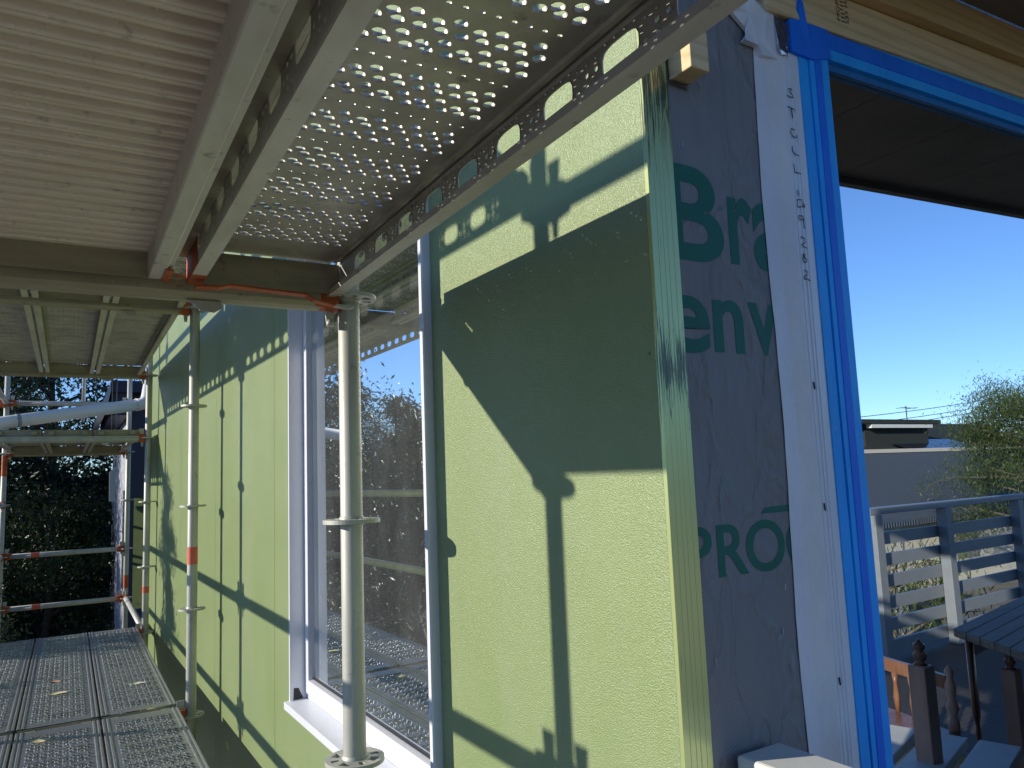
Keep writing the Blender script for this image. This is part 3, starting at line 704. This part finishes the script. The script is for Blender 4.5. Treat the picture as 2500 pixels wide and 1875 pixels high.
m=MB(HF); m.add([(.056,-.7925,.689),(.103,-.7925,.689),(.101,-.800,.684),(.058,-.802,.685)],[(0,1,2,3)]); m.build('block_foil',M['foil'],house)
# window 1
m=MB(HF)
N0=-.020
# liner ring: near jamb, far jamb, head, sill
m.box(N0,.13,-.028,-.004,wz0+.001,wz1-.001); m.box(N0*.1,.13,wv1-.014,wv1-.001,-.672,wz1-.001)
m.box(N0,.13,.0101,wv1-.0141,wz1-.03,wz1-.001)
m.add([(N0,.0101,-.6725),(N0,wv1+.0,-.6725),(.052,wv1+.0,-.667),(.052,.0101,-.667),(N0,.0101,-.697),(N0,wv1,-.697),(.13,wv1,-.697),(.13,.0101,-.697),(.13,.0101,-.667),(.13,wv1,-.667)],[(0,1,2,3),(0,4,5,1),(3,2,9,8),(4,7,6,5),(1,5,6,9,2)])
win1=m.build('window',M['upvc'],house,label='white framed window with a deep white surround',bevel=.0012)
fz0,fz1=-.666,.985
m=MB(HF)
def ring(m,n0,n1,v0,v1,z0,z1,w):
    m.box(n0,n1,v0,v0+w,z0,z1); m.box(n0,n1,v1-w,v1,z0,z1); m.box(n0,n1,v0+w+.0002,v1-w-.0002,z0,z0+w); m.box(n0,n1,v0+w+.0002,v1-w-.0002,z1-w,z1)
ring(m,.056,.10,.0105,wv1-.0145,fz0,fz1,.018); m.build('outer_frame',M['upvc'],win1,bevel=.001)
m=MB(HF); a0,a1,c0,c1=.020,1.192,-.647,.968
# sash with chamfered inner face
W1,D1=.050,.030
o_=[(a0,c0),(a1,c0),(a1,c1),(a0,c1)]; i_=[(a0+W1,c0+W1),(a1-W1,c0+W1),(a1-W1,c1-W1),(a0+W1,c1-W1)]
i2=[(a0+W1+.004,c0+W1+.004),(a1-W1-.004,c0+W1+.004),(a1-W1-.004,c1-W1-.004),(a0+W1+.004,c1-W1-.004)]
m.add([(.050,*p) for p in o_]+[(.046,*p) for p in i_]+[(.072,*p) for p in i2]+[(.10,*p) for p in o_],
 [(k,(k+1)%4,4+(k+1)%4,4+k) for k in range(4)]+[(4+k,4+(k+1)%4,8+(k+1)%4,8+k) for k in range(4)]+[(12+k,12+(k+1)%4,(k+1)%4,k) for k in range(4)])
sash=m.build('sash',M['upvc'],win1,bevel=.001)
m=MB(HF); b0,b1,e0,e1=a0+W1,a1-W1,c0+W1,c1-W1
m.box(.060,.066,b1+.0045,b1+.0005,e0,e1) ; m.box(.060,.066,b0,b1,e0+.0045,e0+.007)
m.build('gasket',M['gasket'],sash)
m=MB(HF); m.quad((.066,b0-.002,e0-.002),(.066,b1+.002,e0-.002),(.066,b1+.002,e1+.002),(.066,b0-.002,e1+.002)); m.build('pane',M['glass1'],sash)
m=MB(HF); ring(m,.070,.080,b0+.006,b1-.006,e0+.006,e1-.006,.026); m.build('shaded_bead',M['glassbead'],sash)  # grey puts the shade on the bead reveal into its colour
m=MB(HF); m.add([(.010,wv1-.0155,-.6695),(.045,wv1-.0155,-.6665),(.028,wv1-.0155,-.630),(.012,wv1-.0155,-.628)],[(0,1,2,3)]); m.build('corner_patch',M['gasket'],win1)  # flat black patch on the reveal, nothing is cut out
# ------------------------------------------------------------------ verandah of the house, behind and right of the camera
t=thing('balcony_rail','weathered white balcony rail end by the flashing tape','railing',tuple(HF((.13,-.8,-1.3))))
m=MB(HF); m.box(.090,.180,-3.30,-.803,-.413,-.322); m.build('top_rail',M['whitepaint'],t,bevel=.005)
for vv in (-1.1,-2.2,-3.25):
    m=MB(HF); m.box(.095,.175,vv-.08,vv,-1.3,-.4135); m.build('post',M['whitepaint'],t,bevel=.004)
m=MB(HF); m.box(.05,9.5,-3.62,-.795,-1.36,-1.30); tag(m.build('verandah_floor',M['decking']),kind='structure')
m=MB(HF); m.box(.5,1.5,-1.75,-.9,-1.298,-1.290); tag(m.build('door_mat',M['mat'],origin=HF((1,-1.3,-1.29))),'yellow green ribbed mat on the verandah floor, reflected at the window foot','mat')
def railf(n,v): return HF((n,v,0))
t=thing('slatted_railing','grey slatted railing reflected in the taped window','railing',tuple(HF((4.3,-3.39,-1.3))))
import bisect
A=Vector((4.25,-3.38)); Bv=Vector((9.4,-3.62)); dr=(Bv-A).normalized(); nr=Vector((-dr.y,dr.x))
def RF(p): q=A+dr*p[0]+nr*p[1]; return HF((q.x,q.y,p[2]))
ln=(Bv-A).length
m=MB(RF); m.box(-.05,ln,-.05,.05,-.285,-.24); m.build('top_rail',M['greyrail'],t,bevel=.004)
for i,a in enumerate((0,.95,2.15,3.35,4.55)):
    m=MB(RF); m.box(a-.045,a+.045,.005,.08,-1.3,-.286); m.build('post',M['greyrail'],t,bevel=.003)
for k in range(6):
    z=-.42-k*.150; m=MB(RF); m.box(.0,ln,-.022,.003,z-.085,z); m.build('slat',M['greyrail'],t)
# outdoor table
def legprof(h):
    P=[(.030,0),(.030,.05),(.018,.06),(.026,.09),(.030,.13),(.020,.17),(.028,.2)]
    return [(r_,z_*h/.7) for r_,z_ in P]+[(.028,h*.45),(.018,h*.48),(.026,h*.52),(.017,h*.56),(.030,h*.60),(.034,h*.62),(.034,h)]
t=thing('outdoor_table','weathered timber table on the verandah, seen reflected in the taped window','table',tuple(HF((2.2,-1.5,-1.3))))
TF=lambda p:HF((2.62+p[0]*.97-p[1]*.30,-1.55-p[0]*.20+p[1]*.5,p[2]))
m=MB(TF)
for k in range(6): m.box(-.6,.6,-.42+k*.142,-.42+k*.142+.138,-.575,-.545)
m.build('table_top',M['table'],t,bevel=.004)
m=MB(TF); m.box(-.54,.54,-.37,-.35,-.66,-.576); m.box(-.54,.54,.35,.37,-.66,-.576); m.build('apron',M['brownwood'],t)
for a in (-.52,.52):
    for b in (-.34,.34):
        m=MB(TF); m.lathe((a,b,-1.3),legprof(.72)); m.build('leg',M['brownwood'],t)
def chair(lab,cn,cv,rot):
    t=thing('turned_chair',lab,'chair',tuple(HF((cn,cv,-1.3))),'turned timber chairs on the verandah')
    ca,sa=math.cos(rot),math.sin(rot)
    F=lambda p:HF((cn+p[0]*ca-p[1]*sa,cv+p[0]*sa+p[1]*ca,p[2]-1.3))
    m=MB(F); m.box(-.21,.21,-.2,.2,.43,.46); m.build('seat',M['brownwood'],t,bevel=.01)
    for a in (-.18,.18):
        m=MB(F); m.lathe((a,-.17,0),legprof(.43)); m.build('leg',M['brownwood'],t)
        m=MB(F); m.lathe((a,.18,0),legprof(.43)); m.build('leg',M['brownwood'],t)
        m=MB(F); m.lathe((a,.19,.46),[(.018,0),(.018,.04),(.011,.05),(.022,.08),(.012,.11),(.018,.15),(.010,.18),(.016,.20),(.004,.22)]); m.build('back_post',M['orangewood'],t)
    m=MB(F); m.box(-.17,.17,.18,.2,.60,.645); m.build('back_rail',M['brownwood'],t)
    for a in (-.08,0,.08):
        m=MB(F); m.lathe((a,.19,.46),[(.008,0),(.012,.05),(.007,.1),(.012,.14)],8); m.build('spindle',M['brownwood'],t)
    return t
chair('turned timber chair at the near side of the verandah table, left in the reflection',1.78,-1.75,-1.3)
chair('turned timber chair at the right of the verandah table in the reflection',2.35,-.98,PI*1.05)
for (n_,v_,zt_,lab_) in ((1.43,-1.32,-.505,'square pinkish timber post with a turned finial, left in the taped window reflection'),(2.30,-1.52,-.69,'square pinkish timber post with a turned finial, at the right edge of the photo')):
    t=thing('newel_post',lab_,'post',tuple(HF((n_,v_,-1.3))),'turned newel posts on the verandah')
    m=MB(HF); m.box(n_-.026,n_+.026,v_-.026,v_+.026,-1.3,zt_); m.build('shaft',M['orangewood'],t,bevel=.004)
    m=MB(HF); m.lathe((n_,v_,zt_+.0005),[(.020,0),(.011,.008),(.017,.018),(.020,.028),(.011,.038),(.016,.048),(.017,.056),(.008,.064),(.003,.072)],16); m.build('finial',M['brownwood'],t)
t=thing('white_bench','low bench of white painted boards catching sun, reflected low in the window','bench',tuple(HF((1.45,-1.2,-1.3))))
BF=lambda p:HF((1.35+p[0]*.95+p[1]*.3,-1.30-p[0]*.3+p[1]*.95,p[2]))
for k in range(3):
    m=MB(BF); m.box(-.35,.35,-.2+k*.14,-.09+k*.14,-.80,-.77); m.build('board',M['whitepaint'],t,bevel=.003)
for a in (-.3,.27):
    m=MB(BF); m.box(a,a+.03,-.18,.18,-1.3,-.801); m.build('leg',M['whitepaint'],t)
# ------------------------------------------------------------------ far houses (reflected) 
def roofhouse(name,lab,n0,n1,v0,v1,zb,ze,zr,mat,wall):
    t=thing(name,lab,'house',tuple(HF(((n0+n1)/2,(v0+v1)/2,-3.2))))
    m=MB(HF); m.box(n0+.5,n1-.5,v1+.5,v0-.5,-3.2,ze); m.build('wall',M[wall],t)
    vm=(v0+v1)/2
    m=MB(HF); m.add([(n0,v0,ze),(n1,v0,ze),(n1,vm,zr),(n0,vm,zr),(n0,v1,ze),(n1,v1,ze)],[(0,1,2,3),(3,2,5,4),(0,3,4),(1,5,2)]); m.add([(n0,v0,ze-.15),(n1,v0,ze-.15),(n1,v1,ze-.15),(n0,v1,ze-.15),(n0,v0,ze),(n1,v0,ze),(n1,v1,ze),(n0,v1,ze)],[(0,1,2,3),(0,1,5,4),(1,2,6,5),(2,3,7,6),(3,0,4,7)])
    m.build('roof',M[mat],t); return t,vm
t1,vm=roofhouse('neighbour_house','house with a blue grey corrugated roof beyond the railing reflection',15.5,38,-11.5,-19,0,-1.35,.40,'roofblue','cream')
m=MB(HF); m.box(15.5,38,vm-.1,vm+.1,.38,.50); m.build('ridge_cap',M['cream'],t1)
m=MB(HF); 
for a in (17,20.5,24): m.box(a,a+1.1,-11.95,-12.02,-2.6,-1.7)
m.build('window',M['glassfar'],t1)
t2,vm=roofhouse('neighbour_house','farther house with a dark grey roof and solar panels in the reflection',24,50,-21,-33,0,.1,2.3,'roofgrey','cream')
m=MB(HF); m.box(33.2,38.3,-22.9,-22.6,1.74,1.92); m.box(33.0,38.6,-26.2,-22.75,1.925,1.94); m.build('gable_band',M['whitepaint'],t2)
m=MB(HF); m.box(31,39,-27,-22.55,1.945,2.15); m.box(33.1,38.4,-26,-22.95,.4,1.92); m.build('dormer',M['roofgrey'],t2)
m=MB(HF)
for k in range(6): m.add([(35.2+k*1.05,-22.0,.62),(36.2+k*1.05,-22.0,.62),(36.2+k*1.05,-23.6,1.2),(35.2+k*1.05,-23.6,1.2)],[(0,1,2,3)])
m.build('solar_panel',M['solar'],t2)
m=MB(HF); m.tube((38.4,-24,.9),(38.4,-24,3.0),.03,n=6); m.tube((37.9,-24,2.9),(39.3,-24,2.9),.02,n=6); m.tube((38.0,-24.3,2.9),(38.0,-23.7,2.9),.015,n=6); m.tube((39.0,-24.3,2.9),(39.0,-23.7,2.9),.015,n=6); m.build('antenna',M['wire'],t2)
for i,(zz,lab) in enumerate(((4.2,'lowest power cable crossing the reflected sky'),(4.6,'middle power cable crossing the reflected sky'),(5.2,'highest power cable crossing the reflected sky'))):
    m=MB(); pts=[]
    for k in range(25):
        s=k/24; pts.append(tuple(HF((48+66*s,-40,zz-1.9+7.6*s-1.0*4*s*(1-s)))))
    m.path(pts,.03,5); tag(m.build('power_cable',M['wire'],origin=pts[0]),lab,'cable','power cables beyond the roofs')
# ------------------------------------------------------------------ neighbour building at left
t=thing('navy_building','navy house with a pale grey side wall at the left','house',(.6,11,-3.2))
m=MB(); m.box(.14,4,9.5,13.4,-3.2,1.35); m.build('wall',M['navy'],t)
m=MB(); m.box(.12,.1395,9.55,13.4,-3.2,1.05); m.build('side_cladding',M['palegrey'],t,label='pale grey side cladding')
m=MB(); m.box(-.10,4.2,9.3,13.8,1.352,1.50); m.build('roof',M['navy'],t); m=MB(); m.box(-.085,.1395,9.35,13.4,1.06,1.351); m.build('eave_box',M['navy'],t)
m=MB(); F_=[(-.23,1.10),(-.15,1.10),(-.088,1.44),(-.11,1.46)]; m.add([(a,9.3,b) for a,b in F_]+[(a,13.6,b) for a,b in F_],[(0,1,2,3),(4,7,6,5),(0,4,5,1),(1,5,6,2),(2,6,7,3),(3,7,4,0)]); m.build('barge_board',M['palegrey'],t)
m=MB(); m.box(.115,.1195,9.8,10.3,-1.2,.1); m.box(.2,.45,9.49,9.4995,-1.4,.0); m.build('window',M['glassfar'],t)
t=thing('hanging_board','small grey board hanging on two strings in front of the pale wall','hanging board',(-.08,8.6,.4))
m=MB(); m.add([(-.125,8.6,.32),(-.055,8.6,.39),(-.058,8.6,-.03),(-.12,8.6,-.02),(-.125,8.63,.32),(-.055,8.63,.39),(-.058,8.63,-.03),(-.12,8.63,-.02)],[(0,3,2,1),(4,5,6,7),(0,1,5,4),(1,2,6,5),(2,3,7,6),(3,0,4,7)]); m.build('board',M['palegrey'],t)
for a in (-.112,-.062):
    m=MB(); m.tube((a,8.615,.33),(a,8.615,1.6),.004,n=6); m.build('string',M['wire'],t)
# downpipe crossing the bay
t=thing('downpipe','white plastic downpipe slanting across the far bay to the green wall','pipe',(-.9,6.9,.6))
m=MB(); m.tube((-1.9,6.55,.60),(.10,7.2,.985),.060,n=24); m.build('pipe',M['upvc_far'],t)
m=MB(); m.path([(.05,7.18,.975),(.12,7.21,.99),(.16,7.22,1.06),(.16,7.22,1.5)],.066,20); m.build('elbow',M['upvc_far'],t)
m=MB(); m.tube((-.98,6.849,.777),(-.95,6.859,.783),.064,n=24); m.build('coupling',M['glassbead'],t)
m=MB(); m.tube((-1.5,6.7,.95),(-.95,6.86,.58),.05,n=20); m.build('branch',M['galv_far'],t)
# thin rod
m=MB(); m.tube((-.40,9.6,1.0),(-.39,9.6,2.6),.022,n=8); m.path([(-.43,9.6,1.25),(-.44,9.6,1.1),(-.40,9.6,1.0),(-.36,9.6,1.1),(-.37,9.6,1.25)],.008,6); tag(m.build('mast',M['galv_far'],origin=(-.4,9.6,1.0)),'slim pale mast in front of the trees left of the navy roof','mast')
# ------------------------------------------------------------------ trees
def tree(lab,x,y,z0,h,cw,seed,nb=26,leaves=6000,ls=.09,mat='leafd',bark='bark',droop=.2,crown0=.35,lean=(0,0),aspect=.35,name='broadleaf_tree',grp='trees around the scaffold'):
    R_=random.Random(seed)
    t=thing(name,lab,'tree',(x,y,z0),grp)
    tr=MB(); top=Vector((x+lean[0],y+lean[1],z0+h*.8)); base=Vector((x,y,z0)); pts=[];rs=[]
    for k in range(7):
        s=k/6; pts.append(base.lerp(top,s)+Vector((R_.uniform(-1,1),R_.uniform(-1,1),0))*.03*h*s*(1-s)*3); rs.append(.028*h*(1-s*.8)*.8)
    tr.path(pts,rs,9); tips=[]
    for b in range(nb):
        s=crown0+(1-crown0)*((b+R_.random())/nb); i=min(5,int(s*6)); p=pts[i].lerp(pts[i+1],s*6-i) if s<1 else pts[6]
        a=R_.random()*2*PI; rr=cw*(1-.55*(s-crown0)/(1-crown0))*R_.uniform(.6,1.05)
        d=Vector((math.cos(a),math.sin(a),R_.uniform(.1,.75)))
        q1=p+d*rr*.45; q2=p+d*rr*.8+Vector((R_.uniform(-.2,.2),R_.uniform(-.2,.2),-droop*rr*.2))*1; q3=p+d*rr+Vector((0,0,-droop*rr*.3))
        r0=.010*h*(1.2-s*.8); tr.path([p,q1,q2,q3],[r0,r0*.6,r0*.35,r0*.12],6,False)
        for k in range(5):
            c=q1.lerp(q3,R_.random()**.7); e=c+Vector((R_.gauss(0,1),R_.gauss(0,1),R_.gauss(.3,.6)))*rr*.28
            tr.path([c,(c+e)/2+Vector((0,0,.03)),e],[r0*.3,r0*.2,r0*.08],5,False); tips+=[(c+e)/2,e,e]
        tips+=[q3,q2]
    tr.build('trunk',M[bark],t)
    lf=MB(); per=max(1,leaves//len(tips)); vs=[];fs=[]
    for tp in tips:
        cr=R_.uniform(.07,.16)*cw*.9
        for k in range(per):
            c=tp+Vector((R_.gauss(0,1),R_.gauss(0,1),R_.gauss(0,.75)))*cr
            ax=Vector((R_.uniform(-1,1),R_.uniform(-1,1),R_.uniform(-1,.4)-droop)).normalized(); sd=ax.cross(Vector((R_.uniform(-1,1),R_.uniform(-1,1),R_.uniform(-1,1)))).normalized()
            L0=ls*R_.uniform(.6,1.3); w0=L0*aspect; b=len(vs)
            vs+=[c,c+ax*L0*.5+sd*w0*.5,c+ax*L0,c+ax*L0*.5-sd*w0*.5]; fs.append((b,b+1,b+2,b+3))
    lf.v=[tuple(v) for v in vs]; lf.f=fs; lf.sm=[False]*len(fs)
    lf.build('crown',M[mat],t); return t
# background at left (seen directly)
tree('dark branching tree filling the sky at far left',-2.6,14,-3.2,7.6,3.0,1,30,9000,.12,'leafd','barkd',.2,.45)
tree('dark dense tree behind the navy house eave',-.9,16.5,-3.2,8.2,2.6,2,30,16000,.13,'leafd','barkd',.3,.2)
tree('tree behind the navy roof',2.8,18,-3.2,8.2,3.2,3,28,12000,.14,'leafd','barkd',.3,.3)
tree('sunlit green bush tree beyond the small far platform',-3.4,19,-3.2,5.2,2.6,4,30,14000,.14,'leafg','bark',.2,.2)
tree('low dark tree below the small far platform, farthest left',-2.4,11.6,-3.2,3.4,1.6,5,26,14000,.09,'leafd','barkd',.2,.15)
tree('low dark tree beside the pale grey wall',-.75,12.2,-3.2,3.7,1.5,6,26,15000,.085,'leafd','barkd',.2,.1)
tree('tall dark tree standing at far left behind the rails',-4.4,15.5,-3.2,6.4,2.6,21,28,14000,.13,'leafd','barkd',.2,.15)
tree('olive shrub at the left edge touching the outer pole',-1.40,6.9,-3.2,3.1,.62,7,24,5000,.055,'leafo','bark',.0,.45,name='olive_shrub',aspect=.25)
tree('slim shrub casting its leaf shadow on the green wall',-2.2,5.35,-3.2,5.0,.62,8,34,11000,.07,'leafo','bark',.1,.45,name='olive_shrub',aspect=.25)
tree('slim shrub outside the rails before the far bay',-2.1,3.95,-3.2,3.3,.5,18,18,2600,.07,'leafo','bark',.1,.45,name='olive_shrub',aspect=.25)
# reflected in the white window
tree('tall feathery gum tree reflected at the left of the white window',-8.5,24.5,-3.2,7.3,2.6,9,26,16000,.09,'leafo','bark',.6,.45,aspect=.2,name='gum_tree')
tree('rounded bushy tree reflected low in the white window',-8.0,19.5,-3.2,5.1,2.4,10,30,30000,.085,'leafo','bark',.2,.2)
tree('bushy tree reflected behind the closest pole',-11.5,26,-3.2,6.3,3.2,11,30,30000,.11,'leafo','bark',.2,.15)
tree('bushy tree reflected at the right of the white window',-9.5,17,-3.2,5.2,2.2,12,28,26000,.085,'leafd','bark',.2,.15)
tree('gum tree reflected beside the far frame of the white window',-7.5,29,-3.2,8.4,3.2,13,28,20000,.11,'leafo','bark',.6,.3,aspect=.2,name='gum_tree')
tree('low tree in the dark base of the white window reflection',-5.5,13.5,-3.2,3.6,2.2,14,28,14000,.12,'leafd','barkd',.2,.1)
tree('low dense tree near the scaffold foot in the white window reflection',-6.5,16,-3.2,4.0,2.4,22,28,14000,.12,'leafd','barkd',.2,.1)
# reflected in the taped window
tree('feathery green tree at the right of the taped window reflection',20.6,-9.0,-3.2,5.7,2.7,15,46,60000,.10,'leafg','bark',.5,.2,aspect=.18,name='feathery_tree')
tree('feathery shrub hanging behind the grey slats on the right',8.4,-5.6,-3.2,2.7,1.5,16,30,4500,.12,'leafg','bark',.9,.2,aspect=.14,name='feathery_tree')
tree('feathery shrub hanging behind the grey slats on the left',6.3,-5.4,-3.2,2.1,1.2,17,30,3200,.12,'leafg','bark',.9,.2,aspect=.14,name='feathery_tree')
t=thing('cream_shed','low cream shed behind the grey slats in the reflection','shed',(9,-8,-3.2))
m=MB(); m.box(7.5,12,-9.5,-7.6,-3.2,-.98); m.build('wall',M['cream'],t); m=MB(); m.box(7.3,12.2,-9.7,-7.4,-.98,-.9); m.build('roof',M['roofblue'],t)

def hedge(lab,x0,x1,y0,y1,zt,seed,n,ls,mat):
    R_=random.Random(seed); t=thing('hedge',lab,'hedge',((x0+x1)/2,(y0+y1)/2,-3.2))
    nx=24; m=MB(); dx=(x1-x0)/nx; dy=(y1-y0)/nx; tops=[zt*(1+0)-.5+R_.uniform(-.35,.3) for _ in range(nx+1)]
    L_=math.hypot(dx,dy); px,py=-dy/L_,dx/L_
    vs=[];fs=[]
    for i in range(nx+1):
        x,y=x0+dx*i,y0+dy*i
        for w_ in (-.5,.5): vs+=[(x+px*w_,y+py*w_,-3.2),(x+px*w_*.7,y+py*w_*.7,tops[i])]
    for i in range(nx):
        a=i*4; b=a+4; fs+=[(a,a+1,b+1,b),(a+2,b+2,b+3,a+3),(a+1,a+3,b+3,b+1)]
    m.add(vs,fs); m.build('inner_mass',M['barkd'],t)
    V=[];Fc=[]
    for k in range(n):
        s_=R_.random()*nx; i=min(nx-1,int(s_)); f_=s_-i; top=tops[i]*(1-f_)+tops[i+1]*f_
        c=Vector((x0+dx*s_+px*R_.uniform(-.8,.8),y0+dy*s_+py*R_.uniform(-.8,.8),R_.uniform(-3.1,top+.35*R_.random()+.15)))
        ax=Vector((R_.uniform(-1,1),R_.uniform(-1,1),R_.uniform(-.8,.8))).normalized(); sd=ax.cross(Vector((R_.uniform(-1,1),R_.uniform(-1,1),R_.uniform(-1,1)))).normalized(); L0=ls*R_.uniform(.6,1.3); b=len(V)
        V+=[c,c+ax*L0*.5+sd*L0*.22,c+ax*L0,c+ax*L0*.5-sd*L0*.22]; Fc.append((b,b+1,b+2,b+3))
    q=MB(); q.v=[tuple(v) for v in V]; q.f=Fc; q.sm=[False]*len(Fc); q.build('foliage',M[mat],t)
hedge('dark leafy hedge behind the red banded rails at far left',-9,1.5,18.2,18.6,1.15,31,26000,.16,'leafd')
hedge('long leafy hedge seen only as the dark base of the white window reflection',-16,-8,22,38,1.2,32,50000,.14,'leafd')
